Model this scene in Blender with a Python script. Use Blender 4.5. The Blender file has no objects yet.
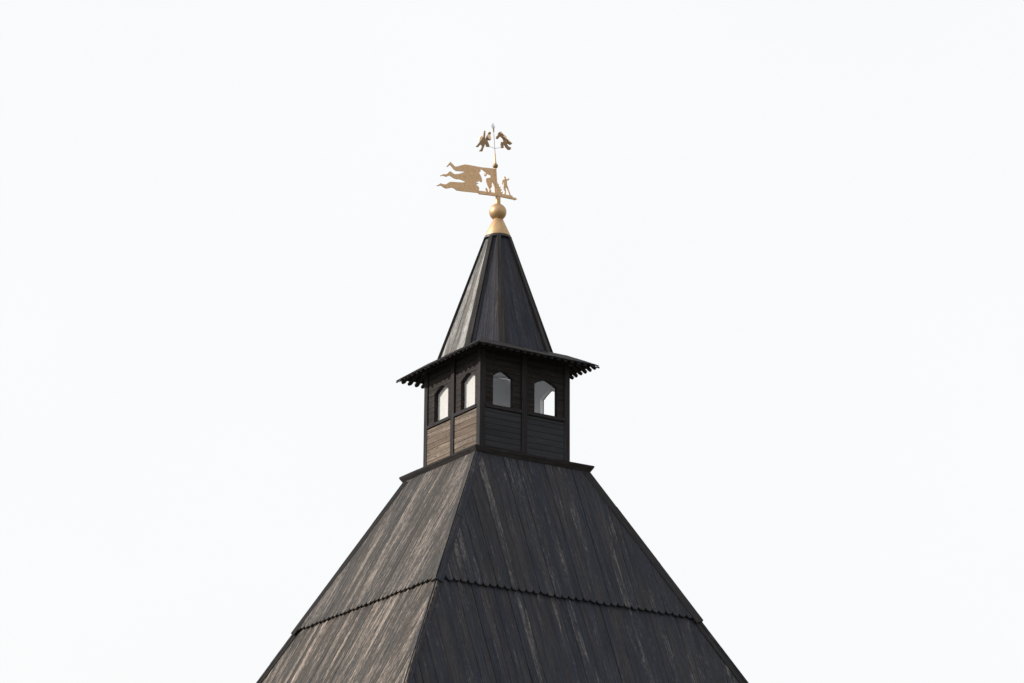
import bpy, bmesh, math, random
from mathutils import Vector, Matrix
R = math.radians
random.seed(11)
scene = bpy.context.scene
col = scene.collection

# ---------------------------------------------------------------- camera
ZC = 22.7576                      # height of the lookout's drip ledge above the ground
cam_d = bpy.data.cameras.new('camera')
cam = bpy.data.objects.new('camera', cam_d); col.objects.link(cam)
cam_d.sensor_width = 36.0
cam_d.lens = 3133.59 * 36.0 / 1024.0
cam_d.clip_end = 8000
right = Vector((0.99995785, -0.00696127, 0.00598685))
up = Vector((-0.00785653, -0.31129578, 0.9502806))
fwd = Vector((0.00475148, 0.95028758, 0.31133735))
m = Matrix((right, up, -fwd)).transposed().to_4x4()
m.translation = Vector((0, -75.0, 1.65))
cam.matrix_world = m
scene.camera = cam

# ---------------------------------------------------------------- sky, sun, exposure
SUN_EL, SUN_DIR = 28.0, 187.0     # elevation; world angle of the direction TO the sun (180 = camera left)
world = bpy.data.worlds.new('World'); scene.world = world
world.use_nodes = True
nt = world.node_tree; nt.nodes.clear()
sky = nt.nodes.new('ShaderNodeTexSky'); sky.sky_type = 'NISHITA'; sky.sun_disc = False
sky.sun_elevation = R(SUN_EL); sky.sun_rotation = R(90 - SUN_DIR)
sky.air_density = 1.0; sky.dust_density = 6.0; sky.ozone_density = 1.0
mix = nt.nodes.new('ShaderNodeMix'); mix.data_type = 'RGBA'; mix.inputs[0].default_value = 0.85
mix.inputs[7].default_value = (7.02, 7.05, 7.02, 1)      # thin bright veil of cloud
bg = nt.nodes.new('ShaderNodeBackground'); bg.inputs[1].default_value = 0.10
wo = nt.nodes.new('ShaderNodeOutputWorld')
tcs = nt.nodes.new('ShaderNodeTexCoord'); cn = nt.nodes.new('ShaderNodeTexNoise'); cn.inputs['Scale'].default_value = 7.0; cn.inputs['Detail'].default_value = 5.0
cm = nt.nodes.new('ShaderNodeMix'); cm.data_type = 'RGBA'; cm.inputs[6].default_value = (6.90, 6.92, 6.88, 1); cm.inputs[7].default_value = (7.18, 7.16, 7.10, 1)
nt.links.new(tcs.outputs['Generated'], cn.inputs['Vector']); nt.links.new(cn.outputs[0], cm.inputs[0]); nt.links.new(cm.outputs[2], mix.inputs[7])
nt.links.new(sky.outputs[0], mix.inputs[6]); nt.links.new(mix.outputs[2], bg.inputs[0]); nt.links.new(bg.outputs[0], wo.inputs[0])

sun_d = bpy.data.lights.new('sun', 'SUN'); sun_d.energy = 3.6; sun_d.angle = R(0.53); sun_d.color = (1.0, 0.93, 0.84)
sun = bpy.data.objects.new('sun', sun_d); col.objects.link(sun)
to_sun = Vector((math.cos(R(SUN_DIR)) * math.cos(R(SUN_EL)), math.sin(R(SUN_DIR)) * math.cos(R(SUN_EL)), math.sin(R(SUN_EL))))
sun.rotation_euler = to_sun.to_track_quat('Z', 'Y').to_euler()
sun.location = to_sun * 60

vs = scene.view_settings
vs.view_transform = 'Standard'; vs.look = 'None'; vs.gamma = 1.0; vs.exposure = 0.62; vs.use_curve_mapping = False

# ---------------------------------------------------------------- materials
def nodes(name):
    mt = bpy.data.materials.new(name); mt.use_nodes = True
    t = mt.node_tree; t.nodes.clear()
    out = t.nodes.new('ShaderNodeOutputMaterial'); b = t.nodes.new('ShaderNodeBsdfPrincipled')
    t.links.new(b.outputs[0], out.inputs[0])
    return mt, t, b
class G:
    """small node-graph helper"""
    def __init__(s, t): s.t = t
    def n(s, kind, **kw):
        o = s.t.nodes.new(kind)
        for k, v in kw.items(): setattr(o, k, v)
        return o
    def put(s, sock, v):
        if isinstance(v, bpy.types.NodeSocket): s.t.links.new(v, sock)
        else: sock.default_value = v
    def math(s, op, a, b=0.0, c=0.0, clamp=False):
        o = s.n('ShaderNodeMath', operation=op, use_clamp=clamp)
        s.put(o.inputs[0], a); s.put(o.inputs[1], b); s.put(o.inputs[2], c); return o.outputs[0]
    def xyz(s, x, y, z):
        o = s.n('ShaderNodeCombineXYZ'); s.put(o.inputs[0], x); s.put(o.inputs[1], y); s.put(o.inputs[2], z); return o.outputs[0]
    def noise(s, vec, scale=1.0, detail=4.0, rough=0.55, dist=0.0):
        o = s.n('ShaderNodeTexNoise'); s.put(o.inputs['Vector'], vec); o.inputs['Scale'].default_value = scale
        o.inputs['Detail'].default_value = detail; o.inputs['Roughness'].default_value = rough; o.inputs['Distortion'].default_value = dist
        return o.outputs[0]
    def step(s, v, lo, hi):
        o = s.n('ShaderNodeMapRange', interpolation_type='SMOOTHSTEP'); s.put(o.inputs[0], v)
        s.put(o.inputs[1], lo); s.put(o.inputs[2], hi); return o.outputs[0]
    def mix(s, f, a, b):
        o = s.n('ShaderNodeMix', data_type='RGBA'); s.put(o.inputs[0], f); s.put(o.inputs[6], a); s.put(o.inputs[7], b); return o.outputs[2]

def wood(name, dark, pale, amount, tint=0.25, plank=0.0, rust=0.0, streak=1.0, spec=0.16, rough=0.68, fine=26.0, knots=0.0, broad=8.0, brown=1.0, kd=(8.0, 3.6), con=1.0):
    """Tarred or stained softwood whose finish has worn off along the grain. UV: x across the grain, y along it, in metres."""
    mt, t, b = nodes(name); g = G(t)
    uv = g.n('ShaderNodeUVMap', uv_map='UVMap').outputs[0]
    sp = g.n('ShaderNodeSeparateXYZ'); g.put(sp.inputs[0], uv)
    u, v = sp.outputs[0], sp.outputs[1]
    if plank:
        cell = g.math('FLOOR', g.math('DIVIDE', u, plank))
        wn = g.n('ShaderNodeTexWhiteNoise', noise_dimensions='1D'); g.put(wn.inputs['W'], cell); rnd = wn.outputs[0]
    else:
        rnd = g.n('ShaderNodeAttribute', attribute_name='board').outputs['Fac']
    z = g.math('MULTIPLY', rnd, 37.0)
    zz = g.math('MULTIPLY', rnd, 5.0)
    grain = g.noise(g.xyz(g.math('MULTIPLY', u, fine), g.math('MULTIPLY', v, 1.1), z), 1.0, 6, 0.7, 0.4)
    strip = g.noise(g.xyz(g.math('MULTIPLY', u, broad), g.math('MULTIPLY', v, 0.55), zz), 1.0, 5, 0.68, 0.5)
    patch = g.noise(g.xyz(g.math('MULTIPLY', u, 0.9), g.math('MULTIPLY', v, 0.4), 3.0), 1.0, 4, 0.6)
    tone = g.noise(g.xyz(g.math('MULTIPLY', u, 3.2), g.math('MULTIPLY', v, 0.3), g.math('ADD', zz, 9.0)), 1.0, 4, 0.6, 0.3)
    speck = g.noise(g.xyz(g.math('MULTIPLY', u, 18.0), g.math('MULTIPLY', v, 7.0), 11.0), 1.0, 4, 0.75)
    s = g.math('ADD', g.math('MULTIPLY', strip, 0.54 * streak), g.math('MULTIPLY', grain, 0.46))
    s = g.math('ADD', s, g.math('MULTIPLY', g.math('SUBTRACT', patch, 0.5), 0.4))
    s = g.math('ADD', s, g.math('MULTIPLY', g.math('SUBTRACT', rnd, 0.5), tint * 0.5))
    s = g.math('ADD', s, g.math('MULTIPLY', g.math('SUBTRACT', speck, 0.5), 0.45))
    worn = g.step(s, 0.76 - amount * 0.5, 0.96 - amount * 0.42)
    brown = (dark[0] * (1 + 0.35 * brown), dark[1] * (1 + 0.08 * brown), dark[2] * (1 - 0.12 * brown), 1)
    c = g.mix(g.step(tone, 0.40, 0.62), (*dark, 1), brown)
    c = g.mix(worn, c, (*pale, 1))
    shade = g.math('ADD', g.math('MULTIPLY_ADD', g.step(grain, 0.33, 0.67), 0.80 * con, 0.22 + 0.4 * (1 - con)), g.math('MULTIPLY', tone, 0.75))
    shade = g.math('MULTIPLY', shade, g.math('MULTIPLY_ADD', g.step(speck, 0.30, 0.70), 0.36 * con, 1 - 0.18 * con))
    shade = g.math('ADD', shade, g.math('MULTIPLY', g.math('SUBTRACT', rnd, 0.5), tint))
    vm = g.n('ShaderNodeVectorMath', operation='SCALE'); g.put(vm.inputs[0], c); g.put(vm.inputs['Scale'], shade); c = vm.outputs[0]
    if rust:
        r = g.step(g.noise(g.xyz(g.math('MULTIPLY', u, 5.0), g.math('MULTIPLY', v, 0.25), g.math('ADD', z, 21.0)), 1.0, 3, 0.5), 0.55, 0.68)
        c = g.mix(g.math('MULTIPLY', r, rust), c, (0.23, 0.125, 0.075, 1))
    if knots:
        vo = g.n('ShaderNodeTexVoronoi', feature='F1'); g.put(vo.inputs['Vector'], g.xyz(g.math('MULTIPLY', u, kd[0]), g.math('MULTIPLY', v, kd[1]), z)); vo.inputs['Scale'].default_value = 1.0
        k = g.math('SUBTRACT', 1.0, g.step(vo.outputs['Distance'], 0.08, 0.2))
        c = g.mix(g.math('MULTIPLY', k, knots), c, (0.022, 0.016, 0.012, 1))
    h = g.math('ADD', g.math('MULTIPLY', grain, 0.006), g.math('MULTIPLY', strip, 0.004))
    if plank:
        e = g.math('PINGPONG', u, plank / 2)
        gap = g.math('SUBTRACT', 1.0, g.step(e, 0.002, 0.009))
        c = g.mix(gap, c, (0.006, 0.006, 0.006, 1))
        h = g.math('SUBTRACT', h, g.math('MULTIPLY', gap, 0.012))
    g.put(b.inputs['Base Color'], c)
    b.inputs['Roughness'].default_value = rough
    b.inputs['Specular IOR Level'].default_value = spec
    bp = g.n('ShaderNodeBump'); bp.inputs['Strength'].default_value = 0.7; bp.inputs['Distance'].default_value = 1.0
    g.put(bp.inputs['Height'], h); g.put(b.inputs['Normal'], bp.outputs[0])
    return mt

def plain(name, colr, rough=0.5, metal=0.0, var=0.15, scale=6.0, bump=0.0):
    mt, t, b = nodes(name); g = G(t)
    tc = g.n('ShaderNodeTexCoord').outputs['Object']
    n1 = g.noise(tc, scale, 5, 0.6)
    lo = tuple(c * (1 - var) for c in colr); hi = tuple(min(1, c * (1 + var)) for c in colr)
    g.put(b.inputs['Base Color'], g.mix(n1, (*lo, 1), (*hi, 1)))
    b.inputs['Metallic'].default_value = metal
    g.put(b.inputs['Roughness'], g.math('MULTIPLY_ADD', n1, 0.2, rough - 0.1))
    if bump:
        bp = g.n('ShaderNodeBump'); bp.inputs['Strength'].default_value = 1.0; bp.inputs['Distance'].default_value = bump
        g.put(bp.inputs['Height'], g.noise(tc, scale * 3, 4, 0.6)); g.put(b.inputs['Normal'], bp.outputs[0])
    return mt

M = {}
M['roof'] = wood('tarred_roof_boards', (0.0225, 0.0262, 0.0372), (0.104, 0.096, 0.092), 0.44, tint=0.22, con=0.8)
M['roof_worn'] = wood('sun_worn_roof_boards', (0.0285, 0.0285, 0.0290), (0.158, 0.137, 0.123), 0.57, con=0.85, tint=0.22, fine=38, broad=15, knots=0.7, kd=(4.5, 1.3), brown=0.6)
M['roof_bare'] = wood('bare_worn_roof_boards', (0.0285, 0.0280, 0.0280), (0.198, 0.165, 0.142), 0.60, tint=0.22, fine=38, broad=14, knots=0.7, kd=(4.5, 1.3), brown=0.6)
M['hip'] = wood('tarred_hip_boards', (0.0225, 0.0220, 0.0232), (0.066, 0.060, 0.055), 0.30, spec=0.10, brown=0.35)
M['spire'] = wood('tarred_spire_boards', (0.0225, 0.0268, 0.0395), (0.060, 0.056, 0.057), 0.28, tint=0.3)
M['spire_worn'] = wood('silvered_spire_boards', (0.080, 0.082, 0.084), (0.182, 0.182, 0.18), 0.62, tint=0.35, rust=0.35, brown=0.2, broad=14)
M['char'] = wood('black_stained_timber', (0.0190, 0.0182, 0.0205), (0.050, 0.044, 0.040), 0.26, spec=0.10, brown=0.4)
M['hip_shade'] = wood('shaded_hip_board', (0.0095, 0.0092, 0.0096), (0.028, 0.025, 0.023), 0.20, spec=0.06, brown=0.3)  # darker hip wood: the left hip's unlit look put into its colour
M['wall'] = wood('black_stained_wall_boards', (0.0185, 0.0172, 0.0180), (0.058, 0.049, 0.041), 0.42, plank=0.15, spec=0.10, brown=0.5, fine=34, broad=14)
M['slate'] = wood('blue_black_panel_boards', (0.0250, 0.0272, 0.0325), (0.048, 0.047, 0.049), 0.28, tint=0.25, brown=0.3, con=0.45)
M['tan'] = wood('bleached_panel_boards', (0.088, 0.071, 0.058), (0.160, 0.129, 0.104), 0.60, tint=0.28, knots=0.9, brown=0.4, broad=14, con=0.5)
M['lining'] = plain('white_painted_lining', (0.84, 0.86, 0.89), 0.8, 0, 0.03, 3)
M['gold'] = plain('matt_gold_paint', (0.45, 0.297, 0.165), 0.50, 0.70, 0.25, 6, 0.002)
M['gilt'] = plain('weathered_gilded_sheet', (0.57, 0.38, 0.215), 0.50, 0.65, 0.42, 14, 0.008)
M['gilt_dark'] = plain('tarnished_gilded_sheet', (0.24, 0.155, 0.085), 0.5, 0.6, 0.5, 9)
def sheet_mat():
    mt, t, b = nodes('milky_window_sheet'); g = G(t)
    d = g.n('ShaderNodeBsdfDiffuse'); d.inputs[0].default_value = (0.70, 0.69, 0.66, 1)
    tr = g.n('ShaderNodeBsdfTranslucent'); tr.inputs[0].default_value = (0.86, 0.90, 0.96, 1)
    mx = g.n('ShaderNodeMixShader'); mx.inputs[0].default_value = 0.5
    t.links.new(d.outputs[0], mx.inputs[1]); t.links.new(tr.outputs[0], mx.inputs[2])
    t.links.new(mx.outputs[0], [n for n in t.nodes if n.type == 'OUTPUT_MATERIAL'][0].inputs[0]); t.nodes.remove(b)
    return mt
M['blind'] = sheet_mat()
M['lit_gold'] = plain('sunlit_gold_highlight', (0.80, 0.60, 0.40), 0.5, 0.4, 0.1)  # sunlit parts of the vane figures, put into a paler gold
M['steel'] = plain('bright_steel', (0.62, 0.63, 0.64), 0.35, 1.0, 0.08)
M['iron'] = plain('dull_iron_rod', (0.20, 0.17, 0.15), 0.5, 0.7, 0.2)
M['tar'] = plain('black_sheet_cap', (0.018, 0.018, 0.020), 0.5, 0, 0.3)

def brick_mat():
    mt, t, b = nodes('red_brick_masonry'); g = G(t)
    tc = g.n('ShaderNodeTexCoord').outputs['Object']; sp = g.n('ShaderNodeSeparateXYZ'); g.put(sp.inputs[0], tc)
    br = g.n('ShaderNodeTexBrick'); g.put(br.inputs['Vector'], g.xyz(g.math('ADD', sp.outputs[0], sp.outputs[1]), sp.outputs[2], 0.0))
    br.inputs['Scale'].default_value = 1.0; br.inputs['Brick Width'].default_value = 0.3; br.inputs['Row Height'].default_value = 0.09
    br.inputs['Mortar Size'].default_value = 0.008
    br.inputs['Color1'].default_value = (0.26, 0.085, 0.05, 1); br.inputs['Color2'].default_value = (0.34, 0.12, 0.075, 1); br.inputs['Mortar'].default_value = (0.38, 0.34, 0.3, 1)
    g.put(b.inputs['Base Color'], br.outputs[0]); b.inputs['Roughness'].default_value = 0.85
    return mt
def ground_mat():
    mt, t, b = nodes('paved_ground'); g = G(t)
    tc = g.n('ShaderNodeTexCoord').outputs['Object']
    n1 = g.noise(tc, 0.03, 6, 0.6); n2 = g.noise(tc, 1.5, 5, 0.6)
    c = g.mix(g.step(n1, 0.42, 0.6), (0.15, 0.142, 0.13, 1), (0.07, 0.08, 0.042, 1))
    g.put(b.inputs['Base Color'], g.mix(g.math('MULTIPLY', n2, 0.5), c, (0.15, 0.14, 0.125, 1))); b.inputs['Roughness'].default_value = 0.9
    return mt
M['brick'] = brick_mat(); M['ground'] = ground_mat()

# ---------------------------------------------------------------- helpers
def tag(o, label=None, cat=None, group=None, kind=None):
    for k, v in (('label', label), ('category', cat), ('group', group), ('kind', kind)):
        if v: o[k] = v
    return o
def empty(name, loc, rz, label, cat):
    o = bpy.data.objects.new(name, None); col.objects.link(o); o.empty_display_size = 0.3
    o.location = loc; o.rotation_euler = (0, 0, rz); return tag(o, label, cat)
def link(name, me, parent):
    o = bpy.data.objects.new(name, me); col.objects.link(o)
    if parent is not None: o.parent = parent
    return o
class MB:
    def __init__(s): s.v, s.f, s.uv, s.bd, s.mi = [], [], [], [], []
    def face(s, pts, uvs, board, mi=0):
        i = len(s.v); s.v += [tuple(p) for p in pts]; s.f.append(tuple(range(i, i + len(pts)))); s.uv += [tuple(q) for q in uvs]; s.bd.append(board); s.mi.append(mi)
    def prism(s, poly, O, U, V, N, lo, hi, board=None, mi=0, off=(0, 0), swap=False):
        """polygon in (u, v) raised along N from lo to hi; uv = (u, v)"""
        board = random.random() if board is None else board
        area = sum(poly[i][0] * poly[i-1][1] - poly[i-1][0] * poly[i][1] for i in range(len(poly)))
        if abs(area) < 1e-6: return
        if (area < 0) != (U.cross(V).dot(N) > 0): poly = list(reversed(poly))
        P = lambda q, h: O + U * q[0] + V * q[1] + N * h
        T = lambda q, d=0.0: (q[1] + off[0] + d, q[0] + off[1]) if swap else (q[0] + off[0] + d, q[1] + off[1])
        s.face([P(q, hi) for q in poly], [T(q) for q in poly], board, mi)
        rp = list(reversed(poly)); s.face([P(q, lo) for q in rp], [T(q) for q in rp], board, mi)
        for i in range(len(poly)):
            a, b = poly[i - 1], poly[i]
            s.face([P(a, lo), P(b, lo), P(b, hi), P(a, hi)], [T(a), T(b), T(b, hi - lo), T(a, hi - lo)], board, mi)
    def box(s, x0, x1, y0, y1, z0, z1, along='z', mi=0):
        """axis box, grain along one axis"""
        X, Y, Z = Vector((1, 0, 0)), Vector((0, 1, 0)), Vector((0, 0, 1)); O = Vector((0, 0, 0)); off = (random.random() * 9, random.random() * 9)
        if along == 'z': s.prism([(x0, z0), (x1, z0), (x1, z1), (x0, z1)], O, X, Z, -Y, -y1, -y0, None, mi, off)
        elif along == 'x': s.prism([(z0, x0), (z1, x0), (z1, x1), (z0, x1)], O, Z, X, Y, y0, y1, None, mi, off)
        else: s.prism([(z0, y0), (z1, y0), (z1, y1), (z0, y1)], O, Z, Y, X, x0, x1, None, mi, off)
    def build(s, name, mats, parent=None, smooth=False, bevel=0.0):
        me = bpy.data.meshes.new(name); me.from_pydata(s.v, [], s.f)
        l = me.uv_layers.new(name='UVMap')
        for i, q in enumerate(s.uv): l.data[i].uv = q
        at = me.attributes.new('board', 'FLOAT', 'FACE')
        for i, q in enumerate(s.bd): at.data[i].value = q
        for mm in (mats if isinstance(mats, (list, tuple)) else [mats]): me.materials.append(mm)
        for i, p in enumerate(me.polygons): p.material_index = s.mi[i]
        me.update()
        o = link(name, me, parent)
        if smooth:
            bm = bmesh.new(); bm.from_mesh(me); bmesh.ops.remove_doubles(bm, verts=bm.verts, dist=1e-5); bm.to_mesh(me); bm.free()
            for p in me.polygons: p.use_smooth = True
        if bevel:
            bm = bmesh.new(); bm.from_mesh(me); bmesh.ops.remove_doubles(bm, verts=bm.verts, dist=1e-5); bm.to_mesh(me); bm.free()
            md = o.modifiers.new('bevel', 'BEVEL'); md.width = bevel; md.segments = 2; md.limit_method = 'ANGLE'
        return o
def clip(poly, f):
    """keep the side where f(u, v) >= 0"""
    out = []
    for i in range(len(poly)):
        a, b = poly[i - 1], poly[i]; fa, fb = f(a), f(b)
        if (fa >= 0) != (fb >= 0):
            t = fa / (fa - fb); out.append((a[0] + (b[0] - a[0]) * t, a[1] + (b[1] - a[1]) * t))
        if fb >= 0: out.append(b)
    return out
def slope(mb, TL, TR, BR, BL, bw, lift, th, jit=0.006, tooth=0.0, gap=0.003, mi=0, phase=0.0, bwid=None, v0=0.0, v1=1.0, endjit=0.0, swap=False):
    """boards laid down a trapezoid slope, cut along its two hips; returns its frame"""
    O = (TL + TR) / 2; U = (TR - TL).normalized(); V = ((BL + BR) / 2 - O); L = V.length; V = V / L; N = U.cross(V)
    if N.z < 0: N = -N
    wt, wb = (TR - TL).length / 2, (BR - BL).length / 2
    w = lambda v: wt + (wb - wt) * v / L
    n = int(math.ceil(2 * wb / bw)) + 1; u0 = -n * bw / 2 + phase * bw
    gaps = [gap * (random.choice((0.5, 0.7, 1.0, 1.6, 3.2)) if gap < 0.01 else random.uniform(0.2, 0.6)) for _ in range(n + 2)]
    for i in range(n + 1):
        a = u0 + i * bw + gaps[i]; b = u0 + (i + 1) * bw - gaps[i + 1] * 0.5
        if bwid: c = (a + b) / 2; a, b = c - bwid / 2, c + bwid / 2
        e = L * v1 + random.uniform(-1, 1) * endjit; t0 = L * v0
        if tooth:
            e += random.uniform(-0.018, 0.014); c = (a + b) / 2 + random.uniform(-0.012, 0.012); h = (b - a) / 2
            end = [(b, e - tooth), (c + h * 0.66, e - tooth * 0.25), (c + h * 0.25, e), (c - h * 0.25, e), (c - h * 0.66, e - tooth * 0.25), (a, e - tooth)]
        else: end = [(b, e), (a, e)]
        p = [(a, t0), (b, t0)] + end
        p = clip(p, lambda q: w(q[1]) - q[0]); p = clip(p, lambda q: w(q[1]) + q[0]) if p else p
        if len(p) < 3: continue
        j = random.uniform(-jit, jit)
        mb.prism(p, O, U, V, N, lift, lift + th + j, None, mi, (random.random() * 0.02, random.random() * 20), swap)
    return O, U, V, N
def beam(mb, A, B, nrm, w0, w1, t0, t1, mi=0):
    """tapered plank from A to B, its face square to nrm, from height t0 to t1 above the line"""
    V = (B - A); L = V.length; V /= L; U = V.cross(nrm).normalized(); N = U.cross(V).normalized()
    if N.dot(nrm) < 0: N = -N
    mb.prism([(-w0 / 2, 0), (w0 / 2, 0), (w1 / 2, L), (-w1 / 2, L)], A, U, V, N, t0, t1, None, mi, (random.random() * 9, random.random() * 20))
def outline(name, loops, th, mats, parent, uvscale=1.0, bevel=0.0):
    """flat outline with holes in the XZ plane, thickness th along Y"""
    cu = bpy.data.curves.new(name, 'CURVE'); cu.dimensions = '2D'; cu.fill_mode = 'BOTH'; cu.extrude = th / 2
    for lp in loops:
        sp = cu.splines.new('POLY'); sp.points.add(len(lp) - 1); sp.use_cyclic_u = True
        for i, q in enumerate(lp): sp.points[i].co = (q[0], q[1], 0, 1)
    tmp = bpy.data.objects.new(name, cu); col.objects.link(tmp)
    dg = bpy.context.evaluated_depsgraph_get()
    me = bpy.data.meshes.new_from_object(tmp.evaluated_get(dg)); bpy.data.objects.remove(tmp); bpy.data.curves.remove(cu)
    me.transform(Matrix.Rotation(math.pi / 2, 4, 'X')); me.name = name
    while me.uv_layers: me.uv_layers.remove(me.uv_layers[0])
    l = me.uv_layers.new(name='UVMap')
    for lo in me.loops:
        c = me.vertices[lo.vertex_index].co; l.data[lo.index].uv = (c.z + c.y, c.x)
    me.materials.clear(); me.materials.append(mats)
    for p in me.polygons: p.use_smooth = False; p.material_index = 0
    return link(name, me, parent)
def lathe(prof, name, mat, parent, c=(0, 0), seg=48, smooth=True):
    mb = MB()
    for (r0, z0), (r1, z1) in zip(prof, prof[1:]):
        for i in range(seg):
            a, b = 2 * math.pi * i / seg, 2 * math.pi * (i + 1) / seg
            q = lambda r, t, z: Vector((c[0] + r * math.cos(t), c[1] + r * math.sin(t), z))
            pts = [q(r0, a, z0), q(r0, b, z0), q(r1, b, z1), q(r1, a, z1)]
            if r0 < 1e-6: pts = [pts[0], pts[2], pts[3]]
            elif r1 < 1e-6: pts = pts[:3]
            mb.face(pts, [(0, 0)] * len(pts), 0.5)
    o = mb.build(name, mat, parent, smooth)
    if smooth: o.data.set_sharp_from_angle(angle=R(35))
    return o
def tube(path, rad, name, mat, parent, seg=10):
    mb = MB()
    for (A, r0), (B, r1) in zip(zip(path, rad), zip(path[1:], rad[1:])):
        d = (B - A).normalized(); x = d.orthogonal().normalized(); y = d.cross(x)
        for i in range(seg):
            a, b = 2 * math.pi * i / seg, 2 * math.pi * (i + 1) / seg
            p = lambda C, r, t: C + x * (r * math.cos(t)) + y * (r * math.sin(t))
            mb.face([p(A, r0, a), p(A, r0, b), p(B, r1, b), p(B, r1, a)], [(0, 0)] * 4, 0.5)
        for C, r in ((A, r0), (B, r1)):
            if r > 1e-4: mb.face([C + x * (r * math.cos(2 * math.pi * i / seg)) + y * (r * math.sin(2 * math.pi * i / seg)) for i in range(seg)], [(0, 0)] * seg, 0.5)
    o = mb.build(name, mat, parent, True); o.data.set_sharp_from_angle(angle=R(40)); return o

# outlines of the sheet-metal vane, in metres from the foot of its mast (along the vane, up)
BANNER = [(-0.083,0.789),(-0.246,0.775),(-0.483,0.751),(-0.755,0.746),(-0.91,0.744),(-0.982,0.735),(-1.105,0.682),(-1.182,0.643),(-1.251,0.624),(-1.317,0.671),(-1.387,0.729),(-1.443,0.658),(-1.496,0.583),(-1.465,0.575),(-1.431,0.609),(-1.388,0.647),(-1.316,0.573),(-1.272,0.535),(-1.223,0.517),(-1.109,0.526),(-0.968,0.547),(-1.048,0.493),(-1.151,0.444),(-1.262,0.415),(-1.299,0.427),(-1.343,0.454),(-1.397,0.473),(-1.434,0.436),(-1.468,0.392),(-1.524,0.359),(-1.581,0.359),(-1.627,0.329),(-1.678,0.298),(-1.649,0.292),(-1.581,0.319),(-1.501,0.301),(-1.455,0.329),(-1.407,0.352),(-1.341,0.329),(-1.272,0.298),(-1.192,0.295),(-1.112,0.307),(-1.02,0.289),(-0.93,0.27),(-1.045,0.232),(-1.219,0.208),(-1.379,0.188),(-1.444,0.149),(-1.481,0.11),(-1.538,0.085),(-1.6,0.084),(-1.657,0.095),(-1.716,0.046),(-1.781,0.002),(-1.724,0.007),(-1.645,0.038),(-1.571,0.0),(-1.496,-0.018),(-1.403,0.013),(-1.323,0.041),(-1.257,0.024),(-1.202,-0.012),(-1.013,-0.004),(-0.758,0.019),(-0.502,0.04),(-0.297,0.051),(-0.077,0.062)]
BEAST = [(-0.523,0.694),(-0.468,0.691),(-0.413,0.663),(-0.357,0.636),(-0.372,0.592),(-0.365,0.566),(-0.389,0.556),(-0.403,0.578),(-0.389,0.605),(-0.378,0.618),(-0.392,0.623),(-0.415,0.575),(-0.403,0.531),(-0.359,0.531),(-0.331,0.58),(-0.331,0.621),(-0.288,0.597),(-0.232,0.583),(-0.24,0.515),(-0.301,0.493),(-0.353,0.475),(-0.358,0.435),(-0.349,0.385),(-0.32,0.309),(-0.29,0.265),(-0.261,0.189),(-0.274,0.11),(-0.298,0.122),(-0.31,0.169),(-0.345,0.222),(-0.371,0.201),(-0.373,0.17),(-0.35,0.145),(-0.341,0.105),(-0.471,0.095),(-0.574,0.089),(-0.552,0.15),(-0.564,0.197),(-0.608,0.222),(-0.642,0.254),(-0.611,0.27),(-0.568,0.289),(-0.617,0.302),(-0.655,0.33),(-0.62,0.337),(-0.583,0.336),(-0.556,0.375),(-0.531,0.362),(-0.488,0.342),(-0.472,0.377),(-0.477,0.413),(-0.489,0.468),(-0.524,0.527),(-0.562,0.583),(-0.514,0.636)]
FLAME = [(-0.176,0.423),(-0.138,0.354),(-0.111,0.277),(-0.101,0.188),(-0.107,0.125),(-0.199,0.118),(-0.217,0.18),(-0.238,0.22),(-0.258,0.263),(-0.215,0.227),(-0.186,0.285),(-0.195,0.343)]
HUNTER = [(0.171,0.645),(0.197,0.626),(0.218,0.607),(0.215,0.571),(0.239,0.562),(0.274,0.579),(0.303,0.604),(0.317,0.585),(0.309,0.556),(0.274,0.536),(0.248,0.514),(0.251,0.422),(0.284,0.337),(0.326,0.23),(0.352,0.161),(0.376,0.13),(0.318,0.119),(0.317,0.16),(0.285,0.26),(0.235,0.336),(0.206,0.317),(0.224,0.224),(0.216,0.127),(0.172,0.119),(0.192,0.229),(0.162,0.279),(0.147,0.333),(0.156,0.387),(0.17,0.458),(0.152,0.48),(0.138,0.403),(0.121,0.394),(0.109,0.428),(0.117,0.509),(0.146,0.531),(0.175,0.544),(0.186,0.568),(0.171,0.601)]
BUSH = [(-0.034,0.447),(-0.01,0.367),(0.016,0.405),(0.014,0.336),(0.037,0.299),(0.077,0.345),(0.055,0.278),(0.072,0.245),(0.116,0.278),(0.09,0.227),(0.067,0.198),(0.096,0.179),(0.142,0.209),(0.12,0.167),(0.126,0.119),(-0.031,0.111)]
BAR = [(-0.572,0.095),(-0.297,0.111),(-0.066,0.121),(0.166,0.129),(0.393,0.136),(0.411,0.1),(0.467,0.089),(0.469,0.111),(0.54,0.064),(0.464,0.028),(0.461,0.052),(0.388,0.047),(0.167,0.05),(-0.065,0.045),(-0.326,0.029),(-0.571,0.011)]
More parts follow.
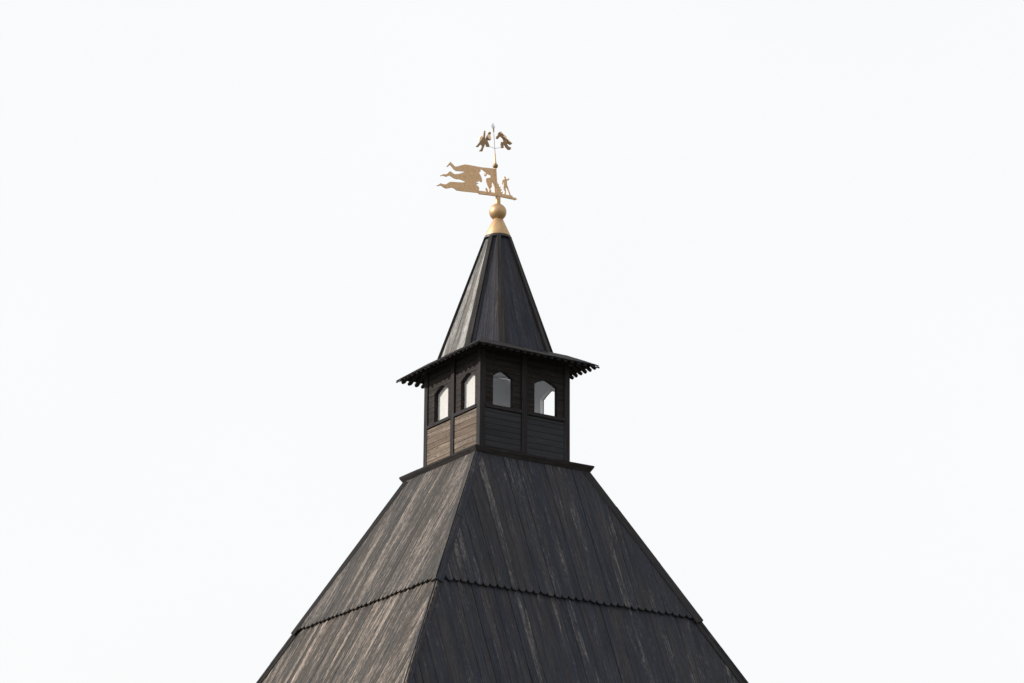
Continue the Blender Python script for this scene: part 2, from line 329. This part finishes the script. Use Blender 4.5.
STRIDER = [(-0.296,1.754),(-0.258,1.77),(-0.231,1.75),(-0.237,1.705),(-0.263,1.678),(-0.254,1.624),(-0.224,1.569),(-0.253,1.536),(-0.294,1.545),(-0.331,1.504),(-0.299,1.455),(-0.266,1.36),(-0.361,1.344),(-0.368,1.409),(-0.394,1.439),(-0.417,1.35),(-0.453,1.26),(-0.47,1.196),(-0.569,1.182),(-0.511,1.249),(-0.48,1.337),(-0.501,1.377),(-0.553,1.342),(-0.593,1.288),(-0.662,1.291),(-0.605,1.357),(-0.548,1.445),(-0.51,1.50),(-0.49,1.58),(-0.454,1.582),(-0.44,1.67),(-0.424,1.773),(-0.395,1.768),(-0.394,1.677),(-0.402,1.612),(-0.392,1.54),(-0.361,1.60),(-0.35,1.65),(-0.321,1.68),(-0.31,1.713)]
STOOPER = [(-0.022,1.78),(0.019,1.824),(0.065,1.834),(0.101,1.804),(0.142,1.768),(0.195,1.74),(0.225,1.679),(0.277,1.651),(0.348,1.609),(0.395,1.574),(0.343,1.531),(0.278,1.546),(0.24,1.577),(0.243,1.522),(0.285,1.469),(0.361,1.457),(0.344,1.398),(0.279,1.38),(0.209,1.433),(0.162,1.506),(0.138,1.48),(0.145,1.409),(0.081,1.391),(0.059,1.486),(0.068,1.56),(0.12,1.554),(0.137,1.612),(0.114,1.668),(0.072,1.699),(0.017,1.705),(0.008,1.659),(-0.032,1.618),(-0.079,1.636),(-0.071,1.682),(-0.027,1.724)]

# ---------------------------------------------------------------- ground
mb = MB(); n = 96
ring = [Vector((3500 * math.cos(2 * math.pi * i / n), 3500 * math.sin(2 * math.pi * i / n), 0)) for i in range(n)]
mb.face(ring, [(p.x, p.y) for p in ring], 0.5)
tag(mb.build('ground', M['ground']), kind='structure')

# ---------------------------------------------------------------- the watchtower
YAW = 0.5648
tower = empty('watchtower', (0, 0, 0), YAW, 'tall tower with a black boarded tent roof, a small windowed lookout and a pointed spire', 'tower')
V3 = lambda x, y, z: Vector((x, y, z + ZC))          # tower frame, heights measured from the drip ledge
def corners(hx, hy, z): return [V3(-hx, -hy, z), V3(hx, -hy, z), V3(hx, hy, z), V3(-hx, hy, z)]
SLX, SLY = 0.5586, 0.4581
def rh(z): return 1.626 + SLX * (-0.05 - z), 1.668 + SLY * (-0.05 - z)
Z_TOP, Z_TOOTH, Z_BOT = -0.05, -3.8745, -8.6

# masonry body under the roof, out of the frame
bx, by = rh(Z_BOT)[0] - 0.45, rh(Z_BOT)[1] - 0.45
mb = MB(); X, Y, Z = Vector((1, 0, 0)), Vector((0, 1, 0)), Vector((0, 0, 1)); O = Vector((0, 0, 0))
def ringwall(mb, hx, hy, z0, z1, hx1=None, hy1=None):
    hx1, hy1 = hx1 or hx, hy1 or hy
    a = [Vector((-hx, -hy, z0)), Vector((hx, -hy, z0)), Vector((hx, hy, z0)), Vector((-hx, hy, z0))]
    b = [Vector((-hx1, -hy1, z1)), Vector((hx1, -hy1, z1)), Vector((hx1, hy1, z1)), Vector((-hx1, hy1, z1))]
    for i in range(4):
        j = (i + 1) % 4; mb.face([a[i], a[j], b[j], b[i]], [(0, 0)] * 4, 0.5)
    mb.face(b, [(0, 0)] * 4, 0.5); mb.face(a[::-1], [(0, 0)] * 4, 0.5)
zt = ZC + Z_BOT
ringwall(mb, bx + 0.35, by + 0.35, 0, 1.4, bx + 0.2, by + 0.2)
ringwall(mb, bx + 0.1, by + 0.1, 1.4, zt - 1.1, bx, by)
ringwall(mb, bx + 0.12, by + 0.12, zt - 1.1, zt - 0.75)
ringwall(mb, bx + 0.25, by + 0.25, zt - 0.75, zt - 0.3)
ringwall(mb, bx, by, zt - 0.3, zt + 0.25)
mb.build('masonry_body', M['brick'], tower)

# lower and upper tier of the tent roof: slope order  right-hand front, right-hand back, left-hand back, left-hand front
def tier(name, z0, z1, lift, th, bw, tooth, hip_lift, sunny_mat):
    h0, h1 = rh(z0), rh(z1); a, b = corners(*h0, z0), corners(*h1, z1)
    mats = [M['roof'], M[sunny_mat]]; mb = MB()
    for i in range(4):
        j = (i + 1) % 4
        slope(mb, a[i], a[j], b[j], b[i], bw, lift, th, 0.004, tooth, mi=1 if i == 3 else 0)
    o = mb.build(name, mats, tower)
    for i in range(4):                          # hip boards: two planks meeting along each hip
        A, B = a[i], b[i]
        hb = MB()
        for q, (c0, c1) in enumerate(((a[(i - 1) % 4], a[i]), (a[i], a[(i + 1) % 4]))):
            U = (c1 - c0).normalized(); V = (B - A).normalized(); N = U.cross(V).normalized()
            if N.z < 0: N = -N
            side = -1 if q == 0 else 1
            L = (B - A).length; W = {1: 0.24, 3: 0.30}.get(i, 0.16); sunny = i == 0 and q == 0
            Up = (U - V * U.dot(V)).normalized() * side
            cutsL = [0.02]
            while cutsL[-1] < L - 1.3: cutsL.append(cutsL[-1] + random.uniform(1.1, 2.0))
            cutsL[-1] = L + 0.03
            for l0, l1 in zip(cutsL, cutsL[1:]):
                w_ = W + random.uniform(-0.012, 0.012); d_ = random.uniform(-0.007, 0.007)
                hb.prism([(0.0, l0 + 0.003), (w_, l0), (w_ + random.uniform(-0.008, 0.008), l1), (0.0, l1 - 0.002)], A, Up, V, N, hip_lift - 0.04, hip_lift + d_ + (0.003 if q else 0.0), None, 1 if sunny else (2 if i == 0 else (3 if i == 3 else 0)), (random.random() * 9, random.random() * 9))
        hb.build('hip_board', [M['hip'], M[sunny_mat], M['roof'], M['hip_shade']], o)
    return o
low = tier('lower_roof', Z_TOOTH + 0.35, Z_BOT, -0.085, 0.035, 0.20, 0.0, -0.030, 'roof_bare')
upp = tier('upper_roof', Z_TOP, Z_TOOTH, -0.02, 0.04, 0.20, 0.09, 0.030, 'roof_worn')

# drip ledge round the foot of the lookout: sloping planks with a fascia
mb = MB()
LX, LY = 1.735, 1.795
o_, i_ = corners(LX, LY, 0.055), corners(1.25, 1.25, 0.15)
for i in range(4):
    j = (i + 1) % 4
    slope(mb, i_[i], i_[j], o_[j], o_[i], 0.6, -0.045, 0.045, 0.002, gap=0.002, swap=True)
ledge = mb.build('drip_ledge', M['char'], tower)
mb = MB()
f0, f1 = corners(LX - 0.004, LY - 0.004, 0.010), corners(LX - 0.10, LY - 0.10, -0.145)
for i in range(4):
    j = (i + 1) % 4
    slope(mb, f0[i], f0[j], f1[j], f1[i], 1.9, 0.0, 0.03, 0.001, gap=0.001, phase=0.3, swap=True)
mb.build('fascia_board', M['hip'], ledge)
mb = MB(); mb.box(-LX + .13, LX - .13, -LY + .13, LY - .13, ZC - 0.145, ZC - 0.115, 'x')
mb.build('soffit', M['char'], ledge)

# the lookout box
HW, WT = 1.29, 0.12
wl = 1.19
WIN = [(-0.70, 0.31), (0.55, 0.31)]
ZS, ZSH, ZA = 1.325, 2.085, 2.22                   # sill, shoulder and peak of an opening
def opening(c, w, g=0.0):
    w += g
    return [(c - w, ZS - g), (c + w, ZS - g), (c + w, ZSH + g), (c + w - 0.055, ZSH + g + 0.010), (c + w - 0.095, ZSH + 0.045 + g), (c + 0.025, ZA + g), (c - 0.025, ZA + g), (c - w + 0.095, ZSH + 0.045 + g), (c - w + 0.055, ZSH + g + 0.010), (c - w, ZSH + g)]
def up_z(lp, d=0.0): return [(x, z + ZC) for x, z in lp]
# side frames: local +x runs along the wall, local -y looks out
# angle, openings, panel boards, thickness of the dark outer wall, thickness of the white lining
SIDES = [(0.0, [(-0.64, 0.285), (0.625, 0.335)], 'slate', 0.11, 0.012),
         (math.pi / 2, [(-0.55, 0.36), (0.62, 0.31)], 'slate', 0.02, 0.09),
         (math.pi, [(-0.60, 0.31), (0.60, 0.31)], 'slate', 0.09, 0.025),
         (-math.pi / 2, [(-0.55, 0.33), (0.71, 0.33)], 'tan', 0.115, 0.010)]
for ang, wins, panel, tw, tl in SIDES:
    wall = outline('lookout_wall', [up_z([(-wl, 0.06), (wl, 0.06), (wl, 2.86), (-wl, 2.86)])] + [up_z(opening(c, w)) for c, w in wins], tw, M['wall'], tower)
    wall.data.transform(Matrix.Translation((0, -HW + tw / 2, 0)))
    wall.rotation_euler = (0, 0, ang)
    ins = outline('inner_lining', [up_z([(-1.165, 0.14), (1.165, 0.14), (1.165, 2.95), (-1.165, 2.95)])] + [up_z(opening(c, w, 0.004)) for c, w in wins], tl, M['lining'], wall)
    ins.data.transform(Matrix.Translation((0, -HW + tw + tl / 2 + 0.002, 0)))
    if panel == 'tan':
        for c, w in wins:
            bl = MB(); bl.box(c - w - 0.06, c + w + 0.06, -HW + tw + tl + 0.004, -HW + tw + tl + 0.010, ZC + ZS - 0.05, ZC + ZA + 0.06, 'z')
            bl.build('window_sheet', M['blind'], wall)
    mid = -0.03 if ang == 0.0 else (0.05 if panel == 'tan' else 0.0)
    pm = MB(); pm.box(mid - 0.08, mid + 0.08, -HW - 0.05, -HW - 0.002, ZC + 0.05, ZC + 2.72, 'z')
    pm.build('middle_post', M['char'], wall, bevel=0.008)
    for x0, x1 in ((-1.165, mid - 0.083), (mid + 0.083, 1.165)):
        sm = MB(); sm.box(x0, x1, -HW - 0.058, -HW - 0.003, ZC + 1.215, ZC + 1.30, 'x')
        sm.build('sill_rail', M['char'], wall, bevel=0.006)
        bp = MB(); z = 0.07
        while z < 1.20:
            h = min(random.uniform(0.135, 0.165), 1.21 - z)
            if h > 0.03:
                bp.box(x0 + 0.003, x1 - 0.003, -HW - 0.018 - random.uniform(0, 0.006), -HW - 0.002, ZC + z, ZC + z + h - 0.008, 'x')
            z += h
        bp.build('panel_boards', M[panel], wall, bevel=0.003)
for sx in (-1, 1):
    for sy in (-1, 1):
        pm = MB(); a, b = 1.16, 1.325
        pm.box(min(sx * a, sx * b), max(sx * a, sx * b), min(sy * a, sy * b), max(sy * a, sy * b), ZC + 0.05, ZC + 2.70, 'z')
        pm.build('corner_post', M['char'], tower, bevel=0.012)
fl = MB(); fl.box(-1.17, 1.17, -1.17, 1.17, ZC + 0.08, ZC + 0.138, 'x'); fl.build('lookout_floor', M['lining'], tower)
cl = MB(); cl.box(-1.17, 1.17, -1.17, 1.17, ZC + 2.953, ZC + 2.98, 'x'); cl.build('lookout_ceiling', M['lining'], tower)

# eaves skirt of two layers of boards with toothed ends
EX, EY, EZ = 1.795, 1.965, 2.62
mb = MB(); a, b = corners(1.26, 1.26, 2.985), corners(EX, EY, EZ)
for i in range(4):
    j = (i + 1) % 4
    slope(mb, a[i], a[j], b[j], b[i], 0.20, -0.03, 0.03, 0.004, 0.0, gap=0.03, phase=0.5, v1=0.965 if i in (0, 3) else 0.87, endjit=0.012)
eave = mb.build('eaves_boards', M['char'], tower)
mb = MB()
for i in range(4):
    j = (i + 1) % 4
    slope(mb, a[i], a[j], b[j], b[i], 0.20, -0.075, 0.04, 0.003, 0.05, bwid=0.115, endjit=0.01)
mb.build('toothed_under_boards', M['char'], eave)
mb = MB()
for (x0, x1, y0, y1, al) in ((-1.40, 1.40, -1.40, -1.295, 'x'), (-1.40, 1.40, 1.295, 1.40, 'x'), (-1.40, -1.295, -1.293, 1.293, 'y'), (1.295, 1.40, -1.293, 1.293, 'y')):
    mb.box(x0, x1, y0, y1, ZC + 2.72, ZC + 2.80, al)
mb.build('wall_plate', M['char'], eave)

# the eight-sided spire
SZ0, SZ1, SH0, SH1, Q = 2.96, 6.20, 1.300, 0.298, 0.532
def octagon(h, z): return [V3(*p, z) for p in ((-h * Q, -h), (h * Q, -h), (h, -h * Q), (h, h * Q), (h * Q, h), (-h * Q, h), (-h, h * Q), (-h, -h * Q))]
a, b = octagon(SH1, SZ1), octagon(SH0, SZ0)
mb = MB()
for i in range(8):
    j = (i + 1) % 8; nb = 5 if i % 2 == 0 else 4
    N = (a[j] - a[i]).cross(b[i] - a[i]).normalized()
    if N.dot(Vector((a[i].x, a[i].y, 0))) < 0: N = -N
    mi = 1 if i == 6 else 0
    U = (b[j] - b[i]).normalized(); Vv = ((b[i] + b[j]) / 2 - (a[i] + a[j]) / 2); L = Vv.length; Vv /= L; O = (a[i] + a[j]) / 2
    wt, wb = (a[j] - a[i]).length, (b[j] - b[i]).length
    cuts = [0.0]
    for k in range(nb): cuts.append(cuts[-1] + random.uniform(0.8, 1.2))
    cuts = [c / cuts[-1] - 0.5 for c in cuts]
    for k in range(nb):
        c0, c1 = cuts[k], cuts[k + 1]; g_ = 0.003
        mb.prism([(c0 * wt + 0.001, 0), (c1 * wt - 0.001, 0), (c1 * wb - g_, L), (c0 * wb + g_, L)], O, U, Vv, N, -0.05, -0.015 + random.uniform(-0.006, 0.006), None, mi, (random.random(), random.random() * 20))
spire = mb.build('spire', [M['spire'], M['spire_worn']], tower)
for i in range(8):
    hb = MB(); nrm = Vector((a[i].x, a[i].y, 0)).normalized()
    beam(hb, a[i], b[i] + (b[i] - a[i]).normalized() * 0.03, nrm + Vector((0, 0, 0.3)), 0.10, 0.165, -0.04, 0.022)
    hb.build('hip_strip', M['hip'], spire, bevel=0.006)

# cap plate, cone, ball and neck
lathe([(0, 6.345), (0.10, 6.35), (0.335, 6.245), (0.36, 6.225), (0.36, 6.185), (0.2, 6.185), (0, 6.19)], 'spire_cap', M['tar'], tower, seg=32).location = (0, 0, ZC)
cone = lathe([(0.0, 6.255), (0.335, 6.256), (0.335, 6.268), (0.128, 6.735), (0.11, 6.75), (0, 6.75)], 'finial_cone', M['gold'], tower)
cone.location = (0, 0, ZC)
prof = [(0.0, 6.712)] + [(0.222 * math.cos(R(t)), 6.934 + 0.222 * math.sin(R(t))) for t in range(-80, 68, 6)] + [(0.068, 7.16), (0.066, 7.33), (0.05, 7.345), (0, 7.345)]
ball = lathe(prof, 'finial_ball', M['gold'], tower); ball.location = (-0.01, 0, ZC)

# ---------------------------------------------------------------- weather vane
vane = empty('weather_vane', (-0.018, 0, ZC + 7.32), R(28), 'gilded pennant weather vane with three wavy tails and a cut-out beast above the spire', 'weather vane')
P = lambda u, z, y=0.0: Vector((u, y, z))
SH = lambda L, d=0.018: [(u + d, z) for u, z in L]
tube([P(-0.020, 0.0), P(-0.022, 0.085), P(-0.023, 0.09)], [0.033, 0.033, 0.0], 'swivel_collar', M['iron'], vane, 14)
tube([P(-0.022, 0.05), P(-0.070, 0.80)], [0.034, 0.028], 'mast_sleeve', M['gilt'], vane, 12)
outline('banner', [SH(BANNER), SH(BEAST), SH(FLAME)], 0.022, M['gilt'], vane)
bar = outline('vane_bar', [SH(BAR)], 0.05, M['gilt'], vane)
tag(bar)
outline('hunter_figure', [SH(HUNTER)], 0.02, M['gilt'], vane)
outline('grass_tuft', [SH(BUSH)], 0.02, M['gilt'], vane)
b_ = lathe([(0.07 * math.cos(R(t)), 0.07 * math.sin(R(t))) for t in range(-90, 91, 12)], 'mast_ball', M['gilt_dark'], vane, seg=24); b_.location = P(-0.072, 0.868)
tube([P(-0.073, 0.90), P(-0.074, 0.99), P(-0.075, 0.995), P(-0.083, 1.19)], [0.03, 0.028, 0.021, 0.019], 'mast_ferrule', M['gilt'], vane, 12)
tube([P(-0.082, 1.17), P(-0.132, 1.84)], [0.011, 0.008], 'spear_shaft', M['iron'], vane, 8)
tube([P(-0.130, 1.80), P(-0.135, 1.885), P(-0.137, 1.90)], [0.017, 0.020, 0.008], 'spear_socket', M['gilt_dark'], vane, 10)
mb = MB()
rg = [P(-0.150, 2.055), P(-0.112, 1.99), P(-0.082, 1.93), P(-0.115, 1.875), P(-0.160, 1.875), P(-0.200, 1.935), P(-0.182, 1.995)]
cF, cB = P(-0.140, 1.94, -0.018), P(-0.140, 1.94, 0.018)
for i in range(len(rg)):
    p, q = rg[i - 1], rg[i]
    mb.face([p, q, cF], [(0, 0)] * 3, 0.5); mb.face([q, p, cB], [(0, 0)] * 3, 0.5)
mb.build('spear_head', M['steel'], vane)
tube([P(-0.40, 1.395), P(-0.098, 1.345), P(0.13, 1.42)], [0.006, 0.006, 0.006], 'figure_bracket', M['steel'], vane, 6)
fa = outline('dancing_figure', [SH(STRIDER)], 0.035, M['gilt_dark'], vane)
fb = outline('dancing_figure', [SH(STOOPER)], 0.035, M['gilt_dark'], vane)

RELIEF_A = [(-0.345, 1.66), (-0.30, 1.685), (-0.262, 1.66), (-0.25, 1.60), (-0.235, 1.565), (-0.27, 1.545), (-0.30, 1.56), (-0.345, 1.60)]
RELIEF_B = [(-0.585, 1.46), (-0.575, 1.53), (-0.53, 1.59), (-0.49, 1.595), (-0.50, 1.53), (-0.54, 1.45)]
RELIEF_C = [(0.10, 1.70), (0.15, 1.755), (0.19, 1.73), (0.22, 1.675), (0.20, 1.65), (0.16, 1.68)]
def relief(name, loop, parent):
    o = outline(name, [SH(loop)], 0.03, M['lit_gold'], parent); o.data.transform(Matrix.Translation((0, -0.033, 0))); return o  # raised plates whose pale colour stands in for sunlight on the figures
relief('sleeve_highlight', RELIEF_A, fa); relief('cloak_highlight', RELIEF_B, fa); relief('sleeve_highlight', RELIEF_C, fb)
relief('cap_highlight', [(0.03, 1.80), (0.065, 1.815), (0.095, 1.79), (0.08, 1.765), (0.045, 1.775)], fb); relief('boot_highlight', [(0.27, 1.64), (0.33, 1.605), (0.315, 1.575), (0.265, 1.60)], fb)
